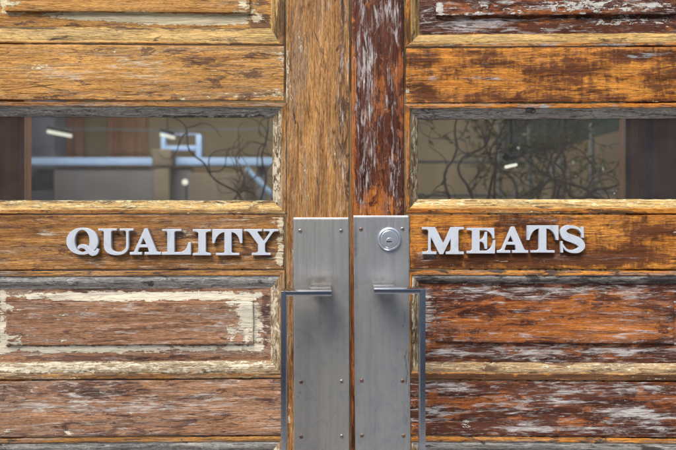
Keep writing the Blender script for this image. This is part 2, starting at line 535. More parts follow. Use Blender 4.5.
# rails
kwl = dict(res=2.4)
board('rail', LEFT, -30, 284.4, 45.8, 101.0, M['left_gold_glow'], LD, **kwl,
      base=dict(dark=-.14, bloom=-.12, chip=.045, light=.045),  # raised tone carries the painted upper-left glow
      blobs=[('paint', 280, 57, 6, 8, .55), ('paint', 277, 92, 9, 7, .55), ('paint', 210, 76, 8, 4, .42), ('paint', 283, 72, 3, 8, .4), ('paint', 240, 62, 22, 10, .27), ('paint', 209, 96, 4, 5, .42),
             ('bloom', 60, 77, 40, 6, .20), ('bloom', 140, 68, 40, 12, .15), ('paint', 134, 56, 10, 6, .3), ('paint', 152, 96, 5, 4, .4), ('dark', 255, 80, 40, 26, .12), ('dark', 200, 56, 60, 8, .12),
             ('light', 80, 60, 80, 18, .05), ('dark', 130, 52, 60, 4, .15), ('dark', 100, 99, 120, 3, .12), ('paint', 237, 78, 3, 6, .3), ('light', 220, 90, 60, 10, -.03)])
board('rail', LEFT, -30, 284.2, 214.8, 269.2, M['left_wood'], LD, **kwl,
      base=dict(dark=-.10, bloom=-.11, chip=.015, light=-.005),
      blobs=[('paint', 281, 245, 4, 28, .62), ('paint', 276, 222, 8, 5, .5), ('paint', 275, 258, 8, 5, .45), ('paint', 272, 240, 5, 4, .35), ('paint', 268, 267, 6, 3, .5), ('bloom', 210, 240, 60, 20, .12),
             ('bloom', 130, 262, 100, 6, .13), ('dark', 170, 246, 110, 14, .12), ('bloom', 45, 232, 8, 4, .3), ('paint', 92, 218, 10, 2.5, .4), ('light', 40, 250, 60, 16, .04), ('dark', 20, 225, 40, 6, .1)])
board('rail', LEFT, -30, 281.5, 379.2, 435.0, M['left_brown'], LD, **kwl,
      base=dict(dark=-.06, bloom=-.04, chip=.03, light=.03),
      blobs=[('bloom', 90, 402, 80, 9, .14), ('bloom', 200, 402, 60, 10, .10), ('paint', 66, 431, 12, 4, .5), ('paint', 7, 431, 6, 4, .5), ('paint', 130, 430, 6, 3, .5), ('paint', 116, 384, 6, 3, .42), ('light', 60, 410, 40, 12, .05),
             ('dark', 60, 388, 70, 6, .18), ('light', 240, 420, 60, 18, .06), ('light', 200, 388, 90, 10, .04), ('dark', 100, 432, 150, 3, .12)])
board('rail', LEFT, -30, 284.6, -262, -205, M['left_wood'], LD, res=8)
board('rail', LEFT, -30, 284.6, 852, 1078, M['left_wood'], LD, res=10)

def Ms(t, b, l, r): return dict(T=M[t], B=M[b], L=M[l], R=M[r])

# upper panel
P = wood_mesh('panel', LEFT, panel_rings((-14, 271, -175, 28), (6, 249.5, -155, 12.6), d0=.0125, d1=.0105, df=.0045, groove=.5), M['left_gold_glow'], LD, res=2.8,
      base=dict(dark=-.16, bloom=-.16, chip=.02, light=.05),  # tone lifted here too, warm glow painted into the wood
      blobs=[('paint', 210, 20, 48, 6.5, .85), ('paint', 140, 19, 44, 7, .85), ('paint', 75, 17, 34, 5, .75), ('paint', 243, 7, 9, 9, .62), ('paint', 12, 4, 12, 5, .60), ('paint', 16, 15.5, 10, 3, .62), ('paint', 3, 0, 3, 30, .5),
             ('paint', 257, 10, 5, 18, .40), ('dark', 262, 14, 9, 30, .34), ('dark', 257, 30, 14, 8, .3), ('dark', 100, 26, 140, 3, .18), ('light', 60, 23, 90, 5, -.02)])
moulding('moulding', LEFT, frame_rings((-29, 285, -203, 44.7), (-23, 279, -197, 42.5), (-14, 271, -175, 28.5), 'ovolo'), Ms('left_ochre', 'left_ochre', 'left_ochre', 'left_ochre'), P,
         dict(B=(dict(dark=-.12, chip=0, light=.02), [('light', 140, 43, 300, 4, .05), ('dark', 140, 29, 250, 2, .22)]), R=(dict(dark=-.08, light=.02, paint=-.3), [('dark', 282, 20, 3, 40, .14)])))

# window
G = box('glass_pane', LEFT.loc(-19, 202, .0185), LEFT.loc(274, 116, .0215), M['glass'], LD)
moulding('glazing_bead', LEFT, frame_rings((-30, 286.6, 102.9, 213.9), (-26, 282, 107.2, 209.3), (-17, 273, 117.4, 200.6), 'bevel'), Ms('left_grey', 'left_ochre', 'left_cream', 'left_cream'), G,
         dict(T=(dict(paint=-.12, dark=-.13, chip=-.02), [('paint', 140, 104.5, 400, 2.2, -.5), ('light', 140, 103, 400, 3.2, .0), ('dark', 220, 116.5, 60, 1.5, .3)]),
              B=(dict(paint=-.06, dark=-.08, chip=.05, light=.05), [('paint', 130, 212, 300, 2.6, -.4), ('light', 130, 212.5, 300, 2.5, -.05), ('dark', 130, 200.5, 300, 1.2, .2)]),
              R=(dict(paint=.02, dark=-.06, light=.02), [('paint', 285, 160, 2.5, 60, -.45), ('dark', 277, 160, 3, 40, .10)])))

# middle panel
P = wood_mesh('panel', LEFT, panel_rings((-15, 270.5, 288, 360), (6.5, 253, 301.6, 343.6), d0=.0130, d1=.0105, df=.0058, groove=.6), M['left_brown'], LD, res=2.2,
      base=dict(dark=-.13, bloom=-.07, chip=.045, light=.03),
      blobs=[('paint', 130, 295.6, 122, 5.4, .86), ('paint', 215, 296, 45, 6, .2), ('paint', 2.5, 320, 4.5, 40, .66), ('paint', 10, 306, 5, 5, .5), ('paint', 15, 338, 11, 6, .62), ('paint', 247, 322, 8, 24, .68), ('paint', 231, 333, 9, 14, .50),
             ('paint', 238, 308, 14, 8, .54), ('paint', 259, 327, 6, 32, .57), ('paint', 58, 319, 5, 2.5, .42), ('paint', 92, 319, 6, 2.5, .45), ('paint', 60, 340, 10, 2, .45), ('paint', 163, 322, 4, 4, .46),
             ('paint', 120, 348.0, 150, 4.6, .74), ('paint', 30, 347, 50, 4, .1), ('dark', 130, 357, 140, 3, .26), ('dark', 130, 289.5, 130, 2.2, .24), ('dark', 266, 320, 4, 35, .28),
             ('bloom', 130, 318, 130, 18, .03), ('light', 200, 340, 60, 6, .03)])
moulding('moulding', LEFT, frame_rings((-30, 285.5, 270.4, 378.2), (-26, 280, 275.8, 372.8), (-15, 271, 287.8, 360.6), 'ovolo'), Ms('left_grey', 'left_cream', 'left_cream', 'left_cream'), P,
         dict(T=(dict(paint=-.10, dark=-.12), [('paint', 130, 272, 300, 3, -.5), ('light', 130, 272, 300, 3, .05)]), B=(dict(paint=.0, dark=-.1, chip=.04, light=.06), [('paint', 130, 376, 300, 2.6, -.5), ('light', 130, 376, 300, 3, -.12), ('paint', 60, 366, 90, 5, .1), ('dark', 130, 373, 300, .9, .2)]),
              R=(dict(paint=.02, dark=-.08), [('paint', 283, 320, 2.5, 80, -.4)]), L=(dict(paint=.0), [])))

# lower panel
P = wood_mesh('panel', LEFT, panel_rings((-15, 270.5, 453, 830), (6.5, 253, 470, 812)), M['left_brown'], LD, res=5, base=dict(dark=-.12, bloom=-.08, chip=.05))
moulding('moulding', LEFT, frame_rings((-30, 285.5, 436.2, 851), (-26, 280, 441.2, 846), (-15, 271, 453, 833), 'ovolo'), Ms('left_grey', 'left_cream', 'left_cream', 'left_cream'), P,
         dict(T=(dict(paint=-.14, dark=-.10, light=-.01), [('paint', 130, 438, 300, 3, -.5), ('light', 130, 438, 300, 3, .06)]), R=(dict(paint=.0), [])))

# ================================================================== RIGHT DOOR
RD = empty('wooden_door', (RIGHT.H.x, RIGHT.H.y, 0), RIGHT.th)
tag(RD, 'right leaf of weathered double door, orange wood with dark maroon varnish remains', 'door', 'double door leaves', 'thing')

board('stile', RIGHT, 351.4, 403.9, -262, 1078, M['right_maroon'], RD, 'v', res=2.4,
      base=dict(dark=.15, bloom=-.12, chip=.01),
      blobs=[('bloom', 365, 25, 10, 55, 0.144), ('bloom', 384, 12, 10, 16, 0.216), ('bloom', 397, 28, 6, 22, 0.202), ('bloom', 366, 70, 8, 30, 0.144), ('bloom', 363, 100, 9, 40, 0.130), ('bloom', 392, 80, 5, 40, 0.158), ('bloom', 370, 150, 12, 35, 0.144), ('bloom', 395, 165, 6, 40, 0.173),
             ('bloom', 362, 185, 6, 25, 0.144), ('paint', 394, 175, 5, 16, .30), ('paint', 364, 90, 4, 20, .28), ('dark', 378, 205, 26, 16, -.24), ('dark', 400, 95, 4, 60, -.16), ('dark', 385, 75, 12, 30, -.10), ('dark', 378, 100, 7, 25, -.12), ('light', 378, 205, 26, 16, .08),
             ('dark', 353, 110, 2.2, 140, -.35), ('light', 353, 110, 2.2, 140, .06), ('paint', 390, 205, 3, 10, .36), ('paint', 372, 212, 3, 8, .36), ('bloom', 353, 330, 3, 110, -.2), ('dark', 353, 330, 3, 120, -.2), ('light', 353, 330, 3, 120, -.03)])
board('stile', RIGHT, 709, 767.5, -262, 1078, M['right_maroon'], RD, 'v', res=7)

board('rail', RIGHT, 405.6, 707.5, 48.2, 103.0, M['right_wood'], RD, res=2.4,
      base=dict(dark=-.00, bloom=-.17, chip=-.01, light=.04),
      blobs=[('dark', 420, 58, 16, 9, .16), ('dark', 424, 93, 14, 9, .20), ('dark', 480, 60, 40, 6, .10), ('dark', 560, 75, 34, 16, .16), ('dark', 625, 58, 40, 6, .18), ('dark', 665, 80, 18, 22, .12), ('dark', 510, 96, 50, 7, .10), ('bloom', 484, 80, 18, 4, .28), ('bloom', 434, 77, 7, 3, .3),
             ('bloom', 640, 57, 26, 3, .3), ('light', 470, 78, 60, 14, .05), ('light', 520, 55, 40, 6, .06), ('light', 640, 82, 40, 14, .05), ('paint', 407.5, 92, 2.5, 14, .5), ('paint', 610, 101.5, 90, 1.8, .4), ('dark', 560, 102, 150, 3, .14), ('light', 560, 88, 20, 10, .05)])
board('rail', RIGHT, 410.0, 707.5, 214.8, 268.9, M['right_wood'], RD, res=2.4,
      base=dict(dark=-.0, bloom=-.17, chip=-.0, light=.03),
      blobs=[('dark', 560, 258, 140, 9, .22), ('dark', 430, 262, 20, 6, .16), ('dark', 530, 240, 30, 22, .14), ('dark', 640, 240, 25, 16, .10), ('dark', 440, 235, 16, 8, .12), ('dark', 520, 224, 40, 6, .12), ('dark', 490, 258, 40, 6, .12), ('light', 470, 240, 20, 14, .05), ('light', 605, 232, 16, 14, .06), ('light', 420, 228, 12, 12, .08), ('light', 640, 228, 16, 10, .04),
             ('bloom', 590, 257, 50, 4, .22), ('bloom', 425, 257, 12, 8, .25), ('bloom', 560, 220, 60, 4, .2), ('light', 560, 267, 150, 3, .05), ('paint', 674, 232, 4, 3, .55), ('dark', 660, 230, 30, 10, .12)])
board('rail', RIGHT, 409.5, 707.5, 380.6, 435.2, M['right_maroon'], RD, res=2.4,
      base=dict(dark=.09, bloom=-.02, chip=.03),
      blobs=[('paint', 466, 424, 9, 7, .50), ('bloom', 452, 387, 30, 5, 0.177), ('bloom', 440, 411, 26, 4, 0.177), ('bloom', 530, 402, 40, 8, 0.136), ('bloom', 525, 428, 24, 6, 0.231), ('bloom', 580, 388, 40, 6, 0.122), ('bloom', 630, 412, 30, 9, 0.177), ('bloom', 640, 386, 30, 5, 0.177), ('bloom', 600, 428, 50, 4, 0.163), ('bloom', 660, 418, 16, 8, 0.204),
             ('dark', 640, 390, 4, 6, -.5), ('dark', 570, 420, 12, 5, -.26), ('dark', 480, 402, 50, 6, -.18), ('dark', 660, 398, 18, 5, -.2), ('dark', 425, 395, 12, 8, -.12), ('light', 500, 400, 60, 8, .03)])
board('rail', RIGHT, 405.6, 707.5, -262, -205, M['right_wood'], RD, res=8)
board('rail', RIGHT, 405.6, 707.5, 852, 1078, M['right_maroon'], RD, res=10)

P = wood_mesh('panel', RIGHT, panel_rings((419.5, 694, -175, 34), (436, 676, -155, 15.6), d0=.0125, d1=.0105, df=.0045, groove=.5), M['right_maroon'], RD, res=2.6,
      base=dict(dark=.06, bloom=-.03, chip=.04),
      blobs=[('paint', 560, 8, 130, 8, .44), ('paint', 620, 5, 60, 8, .14), ('paint', 440, 8, 4, 8, .5), ('paint', 470, 14.3, 40, 1.4, .4), ('bloom', 470, 25, 40, 7, .26), ('paint', 470, 25, 26, 4, .34), ('paint', 560, 24, 70, 7, .36), ('paint', 650, 22, 40, 5, .44), ('dark', 427, 10, 8, 30, .25), ('dark', 520, 12, 120, 3, -.16), ('dark', 600, 30, 90, 4, .1)])
moulding('moulding', RIGHT, frame_rings((404.6, 708, -203, 47.2), (410, 702.5, -197, 43.2), (419.5, 694, -175, 34.5), 'ovolo'), Ms('right_ochre', 'right_ochre', 'right_ochre', 'right_ochre'), P,
         dict(B=(dict(dark=-.10, chip=.02, light=.0), [('light', 560, 38, 300, 3, .03), ('dark', 560, 45.5, 300, 2, .16), ('bloom', 560, 45.5, 200, 2.5, .3)]), L=(dict(paint=-.14, dark=-.06), [('dark', 407, 20, 3, 60, .12)])))

G = box('glass_pane', RIGHT.loc(416, 201, .0185), RIGHT.loc(698, 117, .0215), M['glass'], RD)
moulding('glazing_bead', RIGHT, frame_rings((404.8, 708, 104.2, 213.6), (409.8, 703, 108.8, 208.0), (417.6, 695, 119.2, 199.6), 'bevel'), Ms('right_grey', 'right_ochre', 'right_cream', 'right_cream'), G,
         dict(T=(dict(paint=-.24, dark=-.12, bloom=-.04), [('light', 560, 105.5, 400, 3, .03), ('paint', 560, 106, 400, 2.5, -.4), ('dark', 530, 110.5, 5, 3, .5), ('bloom', 545, 110, 4, 5, .4)]),
              B=(dict(paint=-.04, dark=-.10, chip=.05, light=.06), [('paint', 560, 211, 300, 2.8, -.4), ('light', 560, 211, 300, 2.8, -.07), ('dark', 560, 211.5, 80, 2.5, .2)]),
              L=(dict(paint=-.02, dark=-.06, light=.0), [('paint', 406.5, 160, 3, 60, -.4), ('light', 406.5, 160, 3, 60, -.06), ('dark', 413, 160, 3, 40, .08)])))

P = wood_mesh('panel', RIGHT, panel_rings((418.5, 694, 283, 362), (436.5, 673.5, 301.6, 342), d0=.0130, d1=.0105, df=.0058, groove=.6), M['right_maroon'], RD, res=2.2,
      base=dict(dark=.08, bloom=-.05, chip=.03),
      blobs=[('dark', 555, 322, 120, 21, -.26), ('light', 555, 322, 118, 19, .05), ('dark', 490, 336, 40, 5, -.12), ('dark', 612, 330, 20, 8, -.36), ('light', 612, 330, 20, 8, .06), ('dark', 560, 326, 18, 6, -.18), ('dark', 530, 318, 40, 8, .14), ('dark', 640, 312, 20, 8, .1), ('dark', 470, 312, 30, 6, .12),
             ('bloom', 470, 292, 30, 6, 0.180), ('bloom', 535, 292, 40, 7, 0.195), ('bloom', 620, 290, 50, 6, 0.150), ('paint', 545, 294, 22, 4, .34), ('paint', 465, 295, 12, 4, .34), ('paint', 600, 291, 14, 4, .3), ('bloom', 425, 310, 7, 30, 0.180), ('paint', 427, 322, 5, 24, .24),
             ('bloom', 520, 352, 90, 7, 0.180), ('bloom', 450, 350, 20, 6, 0.150), ('bloom', 640, 350, 40, 6, 0.180), ('paint', 520, 352, 40, 4, .24), ('paint', 675, 335, 3, 8, .4), ('bloom', 640, 335, 30, 6, 0.105)])
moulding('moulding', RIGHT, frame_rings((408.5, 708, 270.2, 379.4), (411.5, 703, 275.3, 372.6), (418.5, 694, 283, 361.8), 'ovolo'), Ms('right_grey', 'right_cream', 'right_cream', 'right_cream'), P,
         dict(T=(dict(paint=-.5, dark=.04, light=-.06), [('light', 560, 272.5, 300, 3, .12), ('dark', 560, 272.5, 300, 3, -.12)]), B=(dict(paint=-.10, dark=-.08, chip=.05, light=.05), [('paint', 560, 376, 300, 3.2, -.55), ('dark', 560, 376.5, 300, 3, .32), ('light', 440, 376, 40, 3, -.03)]),
              L=(dict(paint=.0, dark=-.06, chip=.04), [('dark', 415, 410, 4, 30, .2)])))

P = wood_mesh('panel', RIGHT, panel_rings((418.5, 694, 453, 830), (436.5, 673.5, 470, 812)), M['right_maroon'], RD, res=5, base=dict(dark=.02, bloom=-.03, chip=.05))
moulding('moulding', RIGHT, frame_rings((408.5, 708, 436.4, 851), (411.5, 703, 441.4, 846), (418.5, 694, 453, 833), 'ovolo'), Ms('right_grey', 'right_cream', 'right_cream', 'right_cream'), P,
         dict(T=(dict(paint=-.3, dark=-.04, light=.0), [('light', 560, 438.5, 300, 3, .05)]), L=(dict(paint=.0), [])))

# ------------------------------------------------------------------ plates, handles, lock
def seg_dist(px, py, pts):
    best = 1e9
    for (ax, ay), (bx, by) in zip(pts, pts[1:]):
        vx, vy = bx - ax, by - ay
        t = max(0, min(1, ((px - ax) * vx + (py - ay) * vy) / (vx * vx + vy * vy + 1e-9)))
        best = min(best, math.hypot(px - ax - vx * t, py - ay - vy * t))
    return best

def push_plate(leaf, door, quad, mat, stains, lines, vis_y=470):
    """quad: x0,x1 at top, x0,x1 at y=450, y0, y1"""
    xa, xb, xc, xd, y0, y1 = quad
    bm = bmesh.new()
    lay = None
    vals = {}
    def X(i, y):
        s = (y - y0) / (450 - y0)
        l, r = xa + (xc - xa) * s, xb + (xd - xb) * s
        return l + (r - l) * i
    ys = [y0 + 1.3 * k for k in range(int((vis_y - y0) / 1.3))] + [vis_y + 10 * k for k in range(int((y1 - vis_y) / 10) + 1)]
    nx = 44
    cols = [(0, -.0008), (0, -.0022)] + [(.012, -.0030)] + [(k / nx, -.0030) for k in range(1, nx)] + [(.988, -.0030)] + [(1, -.0022), (1, -.0008)]
    grid = []
    for j, y in enumerate(ys):
        row = []
        for i, d in cols:
            dd = d + .00018 * mnoise.noise(Vector((i * 3, y / 40, leaf.sgn)))
            if j == 0 or j == len(ys) - 1: dd = max(dd, -.0021)
            px = X(i, y)
            v = bm.verts.new(leaf.loc(px, y, dd))
            s = 0.0
            for cx, cy, rx, ry, k in stains:
                q = ((px - cx) / rx) ** 2 + ((y - cy) / ry) ** 2
                if q < 6: s += k * math.exp(-q)
            for pts, w, k in lines:
                s += k * max(0, 1 - seg_dist(px, y, pts) / w)
            vals[v] = s
            row.append(v)
        grid.append(row)
    for a, b in zip(grid, grid[1:]):
        for k in range(len(a) - 1):
            bm.faces.new((a[k], a[k + 1], b[k + 1], b[k]))
    bmesh.ops.recalc_face_normals(bm, faces=bm.faces)
    top = [bm.verts.new(v.co + Vector((0, .0025, 0))) for v in grid[0]]
    bot = [bm.verts.new(v.co + Vector((0, .0025, 0))) for v in grid[-1]]
    for k in range(len(top) - 1):
        bm.faces.new((top[k], top[k + 1], grid[0][k + 1], grid[0][k]))
        bm.faces.new((grid[-1][k], grid[-1][k + 1], bot[k + 1], bot[k]))
    order = [vals.get(v, 0.0) for v in bm.verts]
    me = bpy.data.meshes.new('push_plate')
    bm.to_mesh(me)
    bm.free()
    a = me.attributes.new('m_stain', 'FLOAT', 'POINT')
    a.data.foreach_set('value', order)
    me.shade_smooth()
    me.set_sharp_from_angle(angle=math.radians(30))
    return link('push_plate', me, mat, door)

def screw(leaf, plate, px, py, mat, rot, r=.0035):
    c = leaf.loc(px, py, -.0030)
    bm = bmesh.new()
    add_lathe_y(bm, c, [(r, .0006), (r, -.0003), (r * .82, -.0009), (r * .42, -.0013), (r * .40, -.0002), (0, -.0001)], 20)
    # slot lips: two raised halves across the head
    for s in (-1, 1):
        m = bmesh.new()
        add_box(m, (-r * .62, -.0014, -r * .10), (r * .62, -.0006, r * .10))
        R_ = Matrix.Rotation(rot, 3, 'Y')
        off = R_ @ Vector((0, 0, s * r * .27))
        vs = [bm.verts.new(Vector(c) + R_ @ v.co + off) for v in m.verts]
        m.verts.index_update()
        for f in m.faces: bm.faces.new([vs[v.index] for v in f.verts])
        m.free()
    return from_bm('screw', bm, mat, plate)

LP = push_plate(LEFT, LD, (293.4, 348.9, 294.2, 349.3, 217.6, 640), M['plate'],
                [(321, 281, 22, 9, .75), (321, 300, 20, 10, .45), (300, 245, 10, 30, .25), (300, 393, 2.5, 2.5, .6), (298, 397, 1.5, 2, .6), (301.2, 382, 5, 5, .35), (301.2, 437, 5, 5, .35), (310, 345, 12, 40, .16), (335, 330, 6, 80, .12), (347, 330, 2, 120, .25)], [])
RP = push_plate(RIGHT, RD, (353.3, 408.8, 355.2, 410.6, 215.6, 640), M['plate_blue'],
                [(361.8, 381, 5, 5, .3), (402.6, 381, 5, 5, .3), (362, 436, 5, 5, .3), (403.5, 436, 5, 5, .3), (375, 225, 12, 10, .15), (381, 281, 20, 7, .7), (381, 302, 22, 10, .5), (356, 330, 4, 160, .45), (355, 240, 4, 30, .4), (389, 239, 16, 16, .35), (404, 352, 5, 14, .2)],
                [([(405, 312), (404.5, 322), (402.5, 329)], 1.1, .9), ([(407, 350), (405, 356), (406, 364), (407, 372), (406, 384)], 1.1, .9), ([(409, 352), (408, 372), (409, 392), (408, 410), (406, 425)], 1.0, .8), ([(360, 300), (380, 318)], .7, .2)])
for px, py, b in ((300.2, 231, 1), (341, 231, 1), (301.2, 382, 0), (341.6, 382, 1), (301.2, 437, 0), (341.8, 437, 1), (301.8, 492, 0), (342.2, 492, 1), (302.5, 626, 0), (342.8, 626, 0)):
    screw(LEFT, LP, px, py, M['screw_bright'] if b else M['screw'], random.uniform(0, 3))
for px, py, b in ((361, 229.3, 0), (402.4, 229, 1), (361.8, 381, 0), (402.6, 381, 0), (362, 436, 0), (403.5, 436, 0), (362.4, 491, 0), (404, 491, 0), (363.2, 626, 0), (405, 626, 0)):
    screw(RIGHT, RP, px, py, M['screw_bright'] if b else M['screw'], random.uniform(0, 3))

def pull_handle(leaf, door, bx0, bx1, vx0, vx1, y_top, y_bot):
    """flat bar on edge, front face at depth -.077; px measured on that front face"""
    fr, bk = -.077, -.046
    h = .0078
    bm = bmesh.new()
    a = leaf.loc(bx0, y_top, fr); b = leaf.loc(bx1, y_top, fr)
    v0 = leaf.loc(vx0, y_top, fr); v1 = leaf.loc(vx1, y_top, fr)
    zt = a.z
    zb = leaf.loc(bx0, y_bot, fr).z
    lo, hi = min(a.x, b.x), max(a.x, b.x)
    vl, vh = min(v0.x, v1.x), max(v0.x, v1.x)
    inner_lo, inner_hi = (vh, hi) if vl <= lo + .004 else (lo, vl)
    add_box(bm, (inner_lo + .0001, fr, zt - h), (inner_hi - .0001, bk, zt), .0006)
    add_box(bm, (inner_lo + .0001, fr, zb), (inner_hi - .0001, bk, zb + h), .0006)
    add_box(bm, (vl, fr - .0001, zb - .0001), (vh, bk + .0001, zt + .0001), .0006)
    H_ = from_bm('handle', bm, M['handle'], door)
    # brackets between bar and plate
    w = .0345
    if leaf.sgn < 0: x0, x1 = hi - w, hi - .0006
    else: x0, x1 = lo + .0006, lo + w
    for z in (zt, zb + h):
        box('bracket', (x0, bk + .0003, z - h + .0004), (x1, -.0030, z - .0003), M['handle'], H_, .0006)
    return H_
pull_handle(LEFT, LD, 281, 331.8, 280.8, 286.0, 291.3, 620)
pull_handle(RIGHT, RD, 374, 425.6, 420.2, 425.6, 289.0, 618)

# lock
c = RIGHT.loc(389.2, 239, -.0032)
k = (D) / F
bm = bmesh.new()
add_lathe_y(bm, c, [(11.6 * k, .001), (11.6 * k, -.0030), (11.1 * k, -.0048), (10.2 * k, -.0056), (9.6 * k, -.0056), (9.25 * k, -.0050), (9.2 * k, -.0038), (8.9 * k, -.0038), (8.8 * k, -.0054), (8.3 * k, -.0060), (7.0 * k, -.0063), (0, -.0065)], 72)
LK = from_bm('lock_cylinder', bm, M['lock'], RD, 25)
bm = bmesh.new()
pc = c + Vector((.3 * k, -.0064, -2.4 * k))
add_lathe_y(bm, pc, [(3.9 * k, .0006), (3.9 * k, -.0003), (3.6 * k, -.0007), (0, -.0008)], 40)
from_bm('lock_plug', bm, M['lock'], LK, 25)
bm = bmesh.new()
add_box(bm, (pc.x - 3.3 * k, pc.y - .00095, pc.z - .55 * k), (pc.x + 2.0 * k, pc.y, pc.z + .6 * k), .0002)
from_bm('keyhole', bm, M['dark'], LK)

# ------------------------------------------------------------------ lettering
def bez(p0, p1, p2, p3, n=10):
    out = []
    for i in range(1, n + 1):
        t = i / n
        out.append(tuple((1 - t) ** 3 * a + 3 * (1 - t) ** 2 * t * b + 3 * (1 - t) * t * t * c_ + t ** 3 * d for a, b, c_, d in zip(p0, p1, p2, p3)))
    return out

def path(*items):
    """points, ('q', corner, end) quadratic-like corner curves, ('c', c1, c2, end)"""
    pts = []
    for it in items:
        if it[0] == 'q':
            p0 = pts[-1]; c_, e = it[1], it[2]
            c1 = tuple(a + (b - a) * .62 for a, b in zip(p0, c_)); c2 = tuple(a + (b - a) * .62 for a, b in zip(e, c_))
            pts += bez(p0, c1, c2, e, 7)
        elif it[0] == 'c':
            pts += bez(pts[-1], it[1], it[2], it[3], 12)
        else:
            pts.append(it)
    return pts

def ell(cx, cy, rx, ry, n=56, p=2.0):
    o = []
    for i in range(n):
        a = 2 * math.pi * i / n
        c_, s_ = math.cos(a), math.sin(a)
        o.append((cx + rx * math.copysign(abs(c_) ** (2 / p), c_), cy + ry * math.copysign(abs(s_) ** (2 / p), s_)))
    return o

def zm(x0, y0, s): return lambda *pts: [((x0 + p[0] / s, y0 + p[1] / s) if not isinstance(p[0], str) else (p[0],) + tuple((x0 + q[0] / s, y0 + q[1] / s) for q in p[1:])) for p in pts]

z1 = zm(60, 220, 9.657); z2 = zm(125, 220, 9.657); z3 = zm(185, 220, 6.76); z4 = zm(415, 218, 8.45); z5 = zm(490, 218, 6.44)

def stem_i(x0, x1, s0, s1, yt, yb, sh, f):
    """vertical stem with bracketed slab serifs, list of path items"""
    m = 14
    return f((x0, yt), (x1, yt), (x1, yt + sh), ('q', (s1, yt + sh), (s1, yt + sh + m)), (s1, yb - sh - m), ('q', (s1, yb - sh), (x1, yb - sh)), (x1, yb), (x0, yb), (x0, yb - sh),
             ('q', (s0, yb - sh), (s0, yb - sh - m)), (s0, yt + sh + m), ('q', (s0, yt + sh), (x0, yt + sh)))

def gT(x0, x1, s0, s1, f0, f1, yt, ya, yb, sh, f):
    return f((x0 - 2, yt), (x1 + 2, yt), (x1 + 2, ya), (x1 - 13, ya), ('c', (x1 - 20, ya - 40), (s1 + 34, yt + 22), (s1, yt + 20)), (s1, yb - sh - 12), ('q', (s1, yb - sh), (s1 + 16, yb - sh)), (f1, yb - sh), (f1, yb), (f0, yb), (f0, yb - sh),
             (s0 - 16, yb - sh), ('q', (s0, yb - sh), (s0, yb - sh - 12)), (s0, yt + 20), ('c', (s0 - 34, yt + 22), (x0 + 20, ya - 40), (x0 + 13, ya)), (x0 - 2, ya))

def gA(ax0, ax1, ay, lo0, lo1, hi0, hi1, sy, by, tri, cnt, f, ll, rl):
    """apex, left serif lo0..lo1, right serif hi0..hi1; ll/rl: leg x at serif height (outer-left, inner-left, inner-right, outer-right)"""
    out = f((ax0, ay), (ax1, ay), (rl[1] - 6, sy - 12), ('q', (rl[1], sy), (rl[1] + 14, sy)), (hi1, sy), (hi1, by), (hi0, by), (hi0, sy), (rl[0] - 6, sy), ('q', (rl[0], sy), (rl[0] - 4, sy - 8)), cnt[1], cnt[0],
            (ll[1] + 2, sy - 10), ('q', (ll[1] - 2, sy), (ll[1] + 12, sy)), (lo1, sy), (lo1, by), (lo0, by), (lo0, sy), (ll[0] - 14, sy), ('q', (ll[0], sy), (ll[0] + 8, sy - 14)))
    return path(*out), path(*f(*tri))

def stroke(center, widths, n=70):
    P_ = [Vector(p) for p in center]
    def cr(p0, p1, p2, p3, t):
        return .5 * ((2 * p1) + (-p0 + p2) * t + (2 * p0 - 5 * p1 + 4 * p2 - p3) * t * t + (-p0 + 3 * p1 - 3 * p2 + p3) * t ** 3)
    pts, ws = [], []
    for i in range(len(P_) - 1):
        a, b, c_, d = P_[max(i - 1, 0)], P_[i], P_[i + 1], P_[min(i + 2, len(P_) - 1)]
        for s in range(8):
            t = s / 8
            pts.append(cr(a, b, c_, d, t)); ws.append(widths[i] + (widths[i + 1] - widths[i]) * (t * t * (3 - 2 * t)))
    pts.append(P_[-1]); ws.append(widths[-1])
    L_, R_ = [], []
    for i, p in enumerate(pts):
        t = (pts[min(i + 1, len(pts) - 1)] - pts[max(i - 1, 0)]).normalized()
        nn = Vector((-t.y, t.x))
        L_.append(tuple(p + nn * ws[i])); R_.append(tuple(p - nn * ws[i]))
    return L_ + R_[::-1]

GL = {}
# Q
ring = ell(82.5, 240.9, 15.9, 13.4, 64, 2.05)
hole = ell(82.3, 240.7, 7.4, 10.9, 56, 2.1)
tail = path(*z1((172, 270), ('c', (168, 240), (205, 222), (245, 236)), ('c', (280, 250), (296, 286), (322, 294)), ('c', (342, 298), (352, 285), (357, 270)), (379, 282), ('c', (378, 320), (345, 348), (312, 342)), ('c', (282, 338), (262, 292), (236, 276)), ('c', (216, 264), (196, 262), (186, 279))))
GL['Q'] = [([ring, hole], 0), ([tail], .0004)]
# U
GL['U'] = [([path(*z1((370, 82), (550, 82), (550, 100), (515, 100), ('q', (495, 100), (495, 118)), (495, 240), ('c', (495, 290), (520, 306), (560, 306)), ('c', (612, 306), (640, 280), (640, 236)), (640, 118), ('q', (640, 100), (618, 100)), (578, 100), (578, 82),
                (712, 82), (712, 100), (686, 100), ('q', (664, 100), (664, 118)), (664, 240), ('c', (664, 305), (620, 336), (550, 336)), ('c', (470, 336), (425, 302), (425, 240)), (425, 118), ('q', (425, 100), (404, 100)), (370, 100)))], 0)]
# A
o, tri = gA(190, 218, 80, 48, 165, 190, 348, 308, 332, [(178, 170), (209, 235), (151, 235)], [(139, 262), (222, 262)], z2, (84, 124), (236, 312))
GL['A'] = [([o, tri], 0)]
